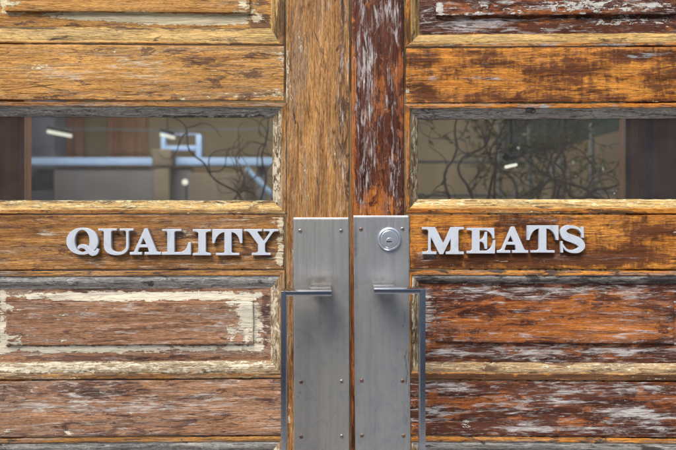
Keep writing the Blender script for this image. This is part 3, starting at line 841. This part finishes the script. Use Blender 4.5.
# L
GL['L'] = [([path(*z2((360, 88), (545, 88), (545, 106), (500, 106), ('q', (478, 106), (478, 124)), (478, 308), (520, 308), ('c', (580, 306), (600, 268), (612, 214)), (637, 214), (637, 333), (358, 333), (358, 310), (392, 310), ('q', (410, 310), (410, 294)), (410, 124), ('q', (410, 106), (390, 106)), (360, 106)))], 0)]
GL['I'] = [([path(*stem_i(53, 176, 91, 141, 62, 237, 14, z3))], 0)]
GL['T'] = [([path(*gT(187, 386, 267, 315, 210, 368, 62, 156, 237, 14, z3))], 0)]
GL['Y'] = [([path(*z3((400, 62), (520, 62), (520, 76), (498, 76), ('q', (488, 77), (492, 86)), (532, 142), (572, 86), ('q', (576, 76), (560, 76)), (532, 76), (532, 62), (632, 62), (632, 76), (616, 76), ('q', (598, 76), (590, 90)), (541, 160), (541, 206), ('q', (541, 222), (556, 222)), (580, 222), (580, 237), (452, 237), (452, 222), (478, 222), ('q', (494, 222), (494, 206)), (494, 164), (438, 88), ('q', (430, 76), (416, 76)), (400, 76)))], 0)]
GL['M'] = [([path(*z4((60, 77), (170, 77), (240, 216), (302, 77), (412, 77), (412, 96), (384, 96), ('q', (366, 96), (366, 114)), (366, 264), ('q', (366, 284), (384, 284)), (412, 284), (412, 305), (260, 305), (260, 284), (284, 284), ('q', (302, 284), (302, 264)), (302, 172), (236, 305), (206, 305), (133, 160), (133, 262), ('q', (133, 284), (152, 284)), (180, 284), (180, 305), (62, 305), (62, 284), (92, 284), ('q', (112, 284), (112, 262)), (112, 114), ('q', (112, 96), (90, 96)), (60, 96)))], 0)]
GL['E'] = [([path(*z4((437, 83), (668, 83), (672, 172), (656, 172), ('c', (648, 130), (622, 104), (580, 104)), (545, 104), (545, 180), (556, 180), ('c', (575, 178), (586, 150), (590, 116)), (609, 116), (609, 260), (590, 260), ('c', (586, 222), (575, 200), (556, 199)), (545, 199), (545, 276), (584, 276), ('c', (630, 276), (654, 248), (662, 186)), (678, 186), (674, 298), (437, 298), (437, 278), (462, 278), ('q', (482, 278), (482, 260)), (482, 120), ('q', (482, 103), (462, 103)), (437, 103)))], 0)]
o, tri = gA(137, 156, 55, 45, 130, 143, 245, 207, 223, [(131, 112), (151, 153), (112, 153)], [(104, 171), (160, 171)], z5, (70, 92), (170, 224))
GL['A2'] = [([o, tri], 0)]
GL['T2'] = [([path(*gT(240, 438, 315, 362, 262, 415, 47, 141, 221, 14, z5))], 0)]
sc = z5((590, 96), (572, 70), (530, 56), (490, 62), (472, 88), (488, 116), (528, 132), (570, 150), (590, 178), (572, 205), (530, 214), (490, 202), (466, 170))
GL['S'] = [([stroke(sc, [.7, 1.1, 1.5, 2.2, 3.2, 3.9, 3.9, 3.9, 3.3, 2.4, 1.5, 1.1, .8])], 0), ([z5((586, 55), (601, 55), (603, 126), (590, 126))], .0004), ([z5((453, 148), (466, 148), (470, 221), (455, 221))], .0004)]

def sign(leaf, name, label, glyphs, anchor_px):
    base = leaf.loc(*anchor_px, 0)
    R_ = Matrix.Rotation(leaf.th, 4, 'Z')
    w = Vector((leaf.H.x, leaf.H.y, 0)) + R_ @ base
    root = empty(name, w, leaf.th)
    tag(root, label, 'sign', 'raised word signs', 'thing')
    TKN, OFF = .0060, -.0030
    for key in glyphs:
        ob_mesh = None
        bm = bmesh.new()
        for splines, proud in GL[key]:
            cu = bpy.data.curves.new('glyph', 'CURVE')
            cu.dimensions = '2D'
            cu.fill_mode = 'BOTH'
            cu.extrude = TKN / 2
            cu.bevel_depth = .00035
            cu.bevel_resolution = 1
            cu.offset = -.00035
            for pts in splines:
                sp = cu.splines.new('POLY')
                q = []
                for p in pts:
                    if not q or math.hypot(p[0] - q[-1][0], p[1] - q[-1][1]) > .02: q.append(p)
                if math.hypot(q[0][0] - q[-1][0], q[0][1] - q[-1][1]) < .02: q.pop()
                sp.points.add(len(q) - 1)
                for s, (px, py) in zip(sp.points, q):
                    l = leaf.loc(px, py, -TKN - .002)
                    s.co = (l.x - base.x, l.z - base.z, 0, 1)
                sp.use_cyclic_u = True
            tmp = bpy.data.objects.new('glyph', cu)
            COL.objects.link(tmp)
            dg = bpy.context.evaluated_depsgraph_get()
            me = bpy.data.meshes.new_from_object(tmp.evaluated_get(dg))
            for v in me.vertices:
                x, y, z = v.co
                v.co = (x, -z - TKN / 2 + OFF * 1.0 - proud, y)
            bm.from_mesh(me)
            bpy.data.objects.remove(tmp)
            bpy.data.curves.remove(cu)
            bpy.data.meshes.remove(me)
        # short mounting pins into the wood
        xs = [v.co.x for v in bm.verts]; zs = [v.co.z for v in bm.verts]
        o = from_bm('letter', bm, M['letter'], root, 30)
        o['label'] = 'letter ' + key[0]
    return root
sign(LEFT, 'sign', 'raised pale grey serif letters spelling QUALITY on the left door rail', ['Q', 'U', 'A', 'L', 'I', 'T', 'Y'], (66, 255))
sign(RIGHT, 'sign', 'raised pale grey serif letters spelling MEATS on the right door rail', ['M', 'E', 'A2', 'T2', 'S'], (422, 254))

# ================================================================== INSIDE
def IW(px, py, Y): return Vector(((px - CX) / F * (Y + D), Y, ZC + (CY - py) / F * (Y + D)))
def ibox(name, x0, x1, y0, y1, Y, depth, mat, parent=None, zb=None, bev=.002):
    a, b = IW(x0, y1, Y), IW(x1, y0, Y)
    lo = [a.x, Y, a.z if zb is None else zb]
    return box(name, lo, [b.x, Y + depth, b.z], mat, parent, bev)

RX = 3.6
tag(box('interior_floor', (-RX, .09, -.02), (RX, 5.3, .0), M['floor']), kind='structure')
tag(box('interior_ceiling', (-RX, .09, 2.75), (RX, 5.3, 2.85), M['ceiling']), kind='structure')
tag(box('interior_wall', (-RX, 5.3, -.02), (RX, 5.4, 2.85), M['back_wall']), 'tan plaster wall at the back of the room seen through the glass', 'wall', kind='thing')
tag(box('side_wall', (-RX - .1, .09, -.02), (-RX, 5.4, 2.85), M['back_wall']), 'tan side wall of the room, far left behind the glass', 'wall', kind='thing')
tag(box('side_wall', (RX, .09, -.02), (RX + .1, 5.4, 2.85), M['back_wall']), 'tan side wall of the room, far right behind the glass', 'wall', kind='thing')

# pilasters on the back wall
for i, (x0, x1) in enumerate(((108, 146), (-30, 8), (60, 82))):
    o = ibox('wall_panel', x0, x1, 60, 300, 5.22, .078, M['brown_light'], zb=0)
    tag(o, ['broad brown wall board behind the left glass, middle of the back wall', 'brown wall board farthest left on the back wall', 'narrow brown wall board near the tube light in the left glass'][i], 'board', 'boards on the back wall', 'thing')

# partition; its pale blue top is a solid stand-in for a reflected band
PT = empty('partition', IW(150, 165, 3.2)); PT.location.z = 0
tag(PT, 'grey partition behind the left glass, its pale blue rail standing in for a reflected band', 'partition')
def sub(o, par):
    o.location = -Vector(par.location); o.parent = par; return o
sub(ibox('panel', 54, 192, 167.5, 300, 3.2, .04, M['grey_panel'], zb=0), PT)
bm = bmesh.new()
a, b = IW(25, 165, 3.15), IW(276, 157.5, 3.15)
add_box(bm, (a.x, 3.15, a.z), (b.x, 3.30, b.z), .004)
sub(from_bm('reflection_band', bm, M['pale_blue']), PT)
sub(ibox('post', 258, 266, 166.5, 300, 3.25, .05, M['dark_post'], zb=0), PT)
o = ibox('post', 27, 54, 60, 320, 3.4, .2, M['dark_post'], zb=0)
tag(o, 'dark grey square post at the left end of the partition', 'post', kind='thing')
o = ibox('cabinet', 190, 246, 173, 300, 2.4, .4, M['card'], zb=0, bev=.01)
tag(o, 'brown cabinet beside curly branches in the left glass', 'cabinet', kind='thing')
o = ibox('cardboard_box', 152, 171, 149, 166, 3.0, .10, M['card'], bev=.006)
o2 = ibox('shelf_bracket', 154, 169, 166.2, 300, 3.02, .06, M['card'], zb=0)
tag(o, 'small brown box in front of the pale blue rail', 'box', kind='thing')
tag(o2, 'brown pillar holding up the small box', 'pillar', kind='thing')
# white rack over the rail, solid stand-in for a reflected table
WR = empty('reflection_frame', IW(180, 157, 3.22))
tag(WR, 'small white rack on the pale blue rail, standing in for a reflected table', 'rack')
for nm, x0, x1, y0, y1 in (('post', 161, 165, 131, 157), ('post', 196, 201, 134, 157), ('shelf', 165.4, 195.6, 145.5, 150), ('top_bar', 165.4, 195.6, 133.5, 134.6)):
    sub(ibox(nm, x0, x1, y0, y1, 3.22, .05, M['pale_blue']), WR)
# leaning pale bar
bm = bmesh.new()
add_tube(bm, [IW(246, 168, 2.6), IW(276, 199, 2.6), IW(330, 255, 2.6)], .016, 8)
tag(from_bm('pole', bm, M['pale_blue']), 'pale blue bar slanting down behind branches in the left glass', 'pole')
# thin rail across
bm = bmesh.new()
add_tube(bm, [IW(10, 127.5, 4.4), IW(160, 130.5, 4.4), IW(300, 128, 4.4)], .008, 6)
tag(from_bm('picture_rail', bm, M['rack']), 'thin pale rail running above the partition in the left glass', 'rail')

# brown partitions close to the doors
LB = empty('wooden_screen', IW(0, 205, .30)); LB.location.z = 0
tag(LB, 'dark brown board screen at the far left behind the glass', 'screen', kind='thing')
a, b = IW(-150, 205, .30), IW(24.5, 205, .30)
sub(box('board', (a.x, .30, 0), (b.x, .33, 2.3), M['brown_wood'], None, .002), LB)
RB = empty('wooden_screen', IW(650, 205, .30)); RB.location.z = 0
tag(RB, 'dark brown board screen at the far right behind the glass', 'screen', kind='thing')
for x0, x1, m, dy in ((625.5, 639, 'brown_wood', 0), (639.6, 654, 'brown_wood', .006), (654.6, 700, 'brown_light', -.006), (700.6, 850, 'brown_wood', 0)):
    a, b = IW(x0, 205, .30), IW(x1, 205, .30)
    sub(box('board', (a.x, .30 + dy, 0), (b.x, .33 + dy, 2.3), M[m], None, .002), RB)

# pale rack in the right glass, solid stand-in for reflected building edges
RK = empty('reflection_grid', IW(500, 205, 1.5)); RK.location.z = 0
tag(RK, 'pale steel rack behind curly branches, standing in for building edges reflected in the right glass', 'rack')
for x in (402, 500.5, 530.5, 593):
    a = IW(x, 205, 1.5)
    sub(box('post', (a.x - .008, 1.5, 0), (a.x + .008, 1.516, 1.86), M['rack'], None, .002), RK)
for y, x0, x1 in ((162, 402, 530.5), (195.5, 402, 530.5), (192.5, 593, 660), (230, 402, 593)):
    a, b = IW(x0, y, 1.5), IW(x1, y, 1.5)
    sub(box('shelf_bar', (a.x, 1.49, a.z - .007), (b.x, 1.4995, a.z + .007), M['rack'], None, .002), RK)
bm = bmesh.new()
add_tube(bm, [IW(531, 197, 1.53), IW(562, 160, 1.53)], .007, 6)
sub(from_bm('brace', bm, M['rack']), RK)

# dark green cloth across the corner
bm = bmesh.new()
pts_top, pts_bot = [], []
edge = [(505, 158), (530, 154), (545, 152), (560, 149), (575, 144), (590, 139), (605, 134), (618, 131), (640, 128), (680, 124)]
fr_, bk_ = [], []
for i, (x, y) in enumerate(edge):
    Y = 2.0 + .03 * math.sin(i * 1.9)
    fr_.append((bm.verts.new(IW(x, 60, Y)), bm.verts.new(IW(x, y, Y))))
    bk_.append((bm.verts.new(IW(x, 60, Y) + Vector((0, .02, 0))), bm.verts.new(IW(x, y, Y) + Vector((0, .02, 0)))))
for i in range(len(edge) - 1):
    bm.faces.new((fr_[i][0], fr_[i][1], fr_[i + 1][1], fr_[i + 1][0]))
    bm.faces.new((bk_[i][0], bk_[i + 1][0], bk_[i + 1][1], bk_[i][1]))
    bm.faces.new((fr_[i][1], bk_[i][1], bk_[i + 1][1], fr_[i + 1][1]))
    bm.faces.new((fr_[i][0], fr_[i + 1][0], bk_[i + 1][0], bk_[i][0]))
for i in (0, -1):
    bm.faces.new((fr_[i][0], bk_[i][0], bk_[i][1], fr_[i][1]))
tag(from_bm('hanging_cloth', bm, M['green_cloth'], None, 60), 'dark green cloth with sloping lower edge behind the right glass', 'cloth')

# lamps
def tube_lamp(px, py, w, tilt, Y, label, back=.06):
    c = IW(px, py, Y)
    root = empty('tube_light', c)
    tag(root, label, 'lamp', 'lit tube lamps inside')
    hw = w / F * (Y + D) / 2
    bm = bmesh.new()
    add_tube(bm, [(-hw, 0, hw * tilt), (hw, back, -hw * tilt)], .007 * (Y + D) / 2.5, 12)
    from_bm('tube', bm, M['tube'], root)
    bm = bmesh.new()
    add_tube(bm, [(-hw, 0, hw * tilt + .026), (hw, back, -hw * tilt + .026)], .012, 4)
    from_bm('fitting', bm, M['dark'], root)
    bm = bmesh.new()
    add_tube(bm, [(0, back / 2, .03), (0, back / 2, 2.75 - c.z)], .004, 6)
    from_bm('wire', bm, M['dark'], root)
tube_lamp(57, 133, 20, .18, 2.3, 'lit tube lamp at the upper left of the left glass')
tube_lamp(166, 135.5, 11, .2, 2.5, 'small lit tube lamp seen within the white rack')
tube_lamp(514.5, 165, 17, -.22, .55, 'lit tube lamp behind branches in the right glass')
for lx in (-1.3, 1.3):  # extra lamps out of view, added to brighten the room behind the glass
    root = empty('added_ceiling_light', (lx, 1.9, 2.70))
    tag(root, 'added unseen fill lamp under the ceiling, above the glass opening of the %s door' % ('left' if lx < 0 else 'right'), 'lamp', 'lit tube lamps inside')
    bm = bmesh.new()
    add_tube(bm, [(-.6, 0, 0), (.6, 0, 0)], .02, 12)
    from_bm('tube', bm, M['fill_tube'], root)
    bm = bmesh.new()
    add_box(bm, (-.62, -.05, .025), (.62, .05, .0495), .004)
    from_bm('fitting', bm, M['ceramic'], root)
c = IW(185, 182, 2.1)
root = empty('bulb_lamp', c)
tag(root, 'small round lit bulb low in the left glass', 'lamp')
bm = bmesh.new(); bmesh.ops.create_uvsphere(bm, u_segments=16, v_segments=10, radius=.016)
from_bm('bulb', bm, M['bulb'], root, 60)
bm = bmesh.new(); add_tube(bm, [(0, .03, -.01), (0, .03, -c.z)], .004, 6)
from_bm('stand', bm, M['dark'], root)

# curly willow branches
def curl(rng, start, direction, length, r0, r1, bias=(0, 0, .15), wig=.9, step=.014):
    p = Vector(start); d = Vector(direction).normalized()
    pts, rad = [p.copy()], [r0]
    n = max(5, int(length / step))
    k = Vector((0, 1, 0)); ph = rng.uniform(0, 6.28); fr = rng.uniform(.30, .62)
    for i in range(n):
        ang = wig * .30 * math.sin(ph + i * fr) + rng.uniform(-.26, .26)
        d = Matrix.Rotation(ang, 3, k) @ d
        d = (d + Vector((rng.uniform(-.05, .05), rng.uniform(-.10, .10), 0)) + Vector(bias) * .18).normalized()
        p = p + d * step
        pts.append(p.copy()); rad.append(r0 + (r1 - r0) * (i + 1) / n)
    return pts, rad

def willow(name_px, Y, stems, seed, leaves, label, twigs=5, spread=.5):
    rng = random.Random(seed)
    b = IW(name_px, 205, Y)
    root = empty('willow_branches', (b.x, b.y, 0))
    tag(root, label, 'branches', 'curly willow branches inside', 'thing')
    bm = bmesh.new(); bl = bmesh.new()
    def leaf(p, d):
        s = rng.uniform(.018, .034)
        a = (d + Vector((rng.uniform(-1, 1), rng.uniform(-1, 1), rng.uniform(-1, .6)))).normalized()
        sd = a.cross(Vector((rng.uniform(-.5, .5), 1, rng.uniform(-.5, .5)))).normalized() * s * .17
        v = [bl.verts.new(p), bl.verts.new(p + a * s * .45 + sd), bl.verts.new(p + a * s), bl.verts.new(p + a * s * .45 - sd)]
        bl.faces.new(v)
    for px, py0, lean, ln in stems:
        st = IW(px, py0, Y) - Vector((b.x, b.y, 0)) + Vector((0, rng.uniform(-.06, .06), 0))
        pts, rad = curl(rng, st, (lean, 0, 1), ln, .0058, .0022, wig=.75)
        rad = [r_ * (.62 if leaves == 0 else .85) for r_ in rad]
        add_tube(bm, pts, rad, 6)
        # down to the vase
        add_tube(bm, [st, Vector((st.x * .5, 0, .9)), Vector((0, 0, .45))], [.0036, .005, .006], 6)
        for t in range(twigs):
            i = rng.randint(2, len(pts) - 3)
            dr = (rng.uniform(-1, 1), rng.uniform(-.3, .3), rng.uniform(-.2, 1))
            q, r = curl(rng, pts[i], dr, rng.uniform(.10, .30) * spread * 2, .0019, .0008, wig=1.1, bias=(0, 0, .05))
            add_tube(bm, q, r, 5)
            for p_ in q[4::1]:
                if rng.random() < leaves: leaf(p_, Vector(dr))
            if rng.random() < .7:
                j = rng.randint(3, len(q) - 2)
                q2, r2 = curl(rng, q[j], (rng.uniform(-1, 1), 0, rng.uniform(-.7, 1)), rng.uniform(.06, .16), .0014, .0007, wig=1.5, bias=(0, 0, 0))
                add_tube(bm, q2, r2, 4)
                for p_ in q2[2::1]:
                    if rng.random() < leaves * 1.3: leaf(p_, Vector(dr))
    from_bm('branch', bm, M['bark'], root, 60)
    if leaves > 0: from_bm('leaves', bl, M['leaf'], root, 0)
    else: bl.free()
    bm = bmesh.new()
    for (r0, z0), (r1, z1) in zip(((.0, .0), (.07, .0), (.09, .15), (.07, .35), (.05, .45)), ((.07, .0), (.09, .15), (.07, .35), (.05, .45), (.055, .47))):
        n = 20
        A_ = [bm.verts.new((r0 * math.cos(6.2832 * k / n), r0 * math.sin(6.2832 * k / n), z0)) for k in range(n)]
        B_ = [bm.verts.new((r1 * math.cos(6.2832 * k / n), r1 * math.sin(6.2832 * k / n), z1)) for k in range(n)]
        for k in range(n): bm.faces.new((A_[k], A_[(k + 1) % n], B_[(k + 1) % n], B_[k]))
    bmesh.ops.remove_doubles(bm, verts=bm.verts, dist=1e-5)
    from_bm('vase', bm, M['ceramic'], root, 40)
willow(240, .75, [(243, 205, -.05, .46), (258, 205, .05, .34), (232, 207, -.2, .12)], 11, 0.0, 'bare curly brown branches behind the left glass', 7, .40)
willow(470, .75, [(452, 207, .05, .42), (470, 208, .2, .40), (486, 206, -.15, .42)], 5, .16, 'nearly bare curly branches near the left end of the right glass', 7, .6)
willow(535, .85, [(500, 207, .1, .42), (522, 207, -.1, .44), (545, 208, .15, .42), (556, 207, -.25, .40)], 23, .45, 'dense leafy curly branches in the middle of the right glass', 7, .55)
willow(548, .98, [(512, 207, -.05, .46), (532, 207, .12, .44), (566, 207, -.1, .44), (580, 207, .2, .40)], 41, .5, 'tallest green leafy branches, farthest back in the right glass beside the steel rack', 8, .6)
willow(600, .60, [(572, 207, .1, .36), (608, 207, -.05, .36), (604, 207, -.4, .30)], 31, .5, 'dark curly branches with small green leaves beside the brown screen', 4, .5)

# ================================================================== OUTSIDE
FX0, FX1 = LEFT.H.x, RIGHT.H.x
FYm = min(LEFT.H.y, RIGHT.H.y)
top = LEFT.loc(284, -262, 0).z
FR = empty('door_frame', (0, 0, 0))
tag(FR, 'brown wooden frame round the double door', 'door frame', kind='thing')
box('jamb', (FX0 - .10, FYm - .03, 0), (FX0 - .006, .09, top + .10), M['frame_wood'], FR, .004)
box('jamb', (FX1 + .006, FYm - .03, 0), (FX1 + .10, .09, top + .10), M['frame_wood'], FR, .004)
box('head', (FX0 - .0055, FYm - .03, top + .006), (FX1 + .0055, .09, top + .0995), M['frame_wood'], FR, .004)
W = empty('facade_wall', (0, 0, 0))
tag(W, 'plain stone shopfront wall round the doorway', 'wall', kind='thing')
box('wall_side', (-6, -.12, 0), (FX0 - .102, .088, 4.5), M['stone'], W)
box('wall_side', (FX1 + .102, -.12, 0), (6, .088, 4.5), M['stone'], W)
box('lintel', (FX0 - .1018, -.12, top + .102), (FX1 + .1018, .088, 4.5), M['stone'], W)
tag(box('doorstep', (FX0 - .3, -.35, .0), (FX1 + .3, -.125, .012), M['stone'], None, .003), 'flat stone doorstep below the double door', 'step', kind='thing')
tag(box('threshold_ground', (FX0 - .1, -.124, -.02), (FX1 + .1, .0895, .008), M['stone']), kind='structure')
tag(box('pavement', (-40, -3.2, -.14), (40, -.1245, -.002), M['pavement']), kind='structure')
tag(box('road', (-400, -400, -.16), (400, -3.203, -.12), M['road']), kind='structure')

# building across the street, seen only as a dark reflection
OB = empty('street_building', (0, -13, 0))
tag(OB, 'dark grey building across the street, reflected in the door glass and handles', 'building', kind='thing')
box('facade', (-30, -6, -.12), (30, 0, 8.5), M['opp'], OB, .05)
for k in range(-6, 7):
    for zz in (1.2, 4.4):
        f_ = box('window', (k * 3.2 - .7, .0, zz), (k * 3.2 + .7, .06, zz + 1.9), M['rack'], OB, .01)
        box('pane', (k * 3.2 - .6, .06, zz + .1), (k * 3.2 + .6, .07, zz + 1.8), M['oppglass'], f_)

# ------------------------------------------------------------------ light, camera
w = bpy.data.worlds.new('World')
scene.world = w
w.use_nodes = True
nt = w.node_tree
bg = nt.nodes['Background']
sky = nt.nodes.new('ShaderNodeTexSky')
sky.sky_type = 'NISHITA'
sky.sun_disc = False
EL, AZ = math.radians(52), math.radians(-28)      # sun high, ahead-left of the viewer's back
sky.sun_elevation = EL
# direction towards the sun: from the street side (-Y), a little to the left (-X)
sd = Vector((math.sin(AZ) * math.cos(EL), -math.cos(AZ) * math.cos(EL), math.sin(EL)))
sky.sun_rotation = math.atan2(sd.x, sd.y)
sky.air_density = 1.0
sky.dust_density = 2.0
nt.links.new(sky.outputs[0], bg.inputs[0])
bg.inputs[1].default_value = .10
L = bpy.data.lights.new('Sun', 'SUN')
L.energy = 1.5
L.angle = math.radians(32)
L.color = (1, .93, .80)
lo = bpy.data.objects.new('Sun', L)
COL.objects.link(lo)
lo.rotation_euler = sd.to_track_quat('Z', 'Y').to_euler()
lo.location = sd * 10

cam = bpy.data.cameras.new('Camera')
cam.lens = 30
cam.sensor_width = 36
cam.sensor_fit = 'HORIZONTAL'
cam.shift_y = -(225 - CY) / 676
cam.clip_start = .01
cam.clip_end = 1500
cam.dof.use_dof = True
cam.dof.focus_distance = D
cam.dof.aperture_fstop = 3.2
co = bpy.data.objects.new('Camera', cam)
COL.objects.link(co)
co.location = (0, -D, ZC)
co.rotation_euler = (math.radians(90), 0, 0)
scene.camera = co

scene.view_settings.view_transform = 'Standard'
scene.view_settings.look = 'None'
scene.view_settings.exposure = 1.38
scene.view_settings.gamma = 1
scene.view_settings.use_curve_mapping = False
scene.cycles.use_denoising = True
scene.cycles.max_bounces = 8
scene.cycles.transparent_max_bounces = 8
scene.cycles.sample_clamp_indirect = 6
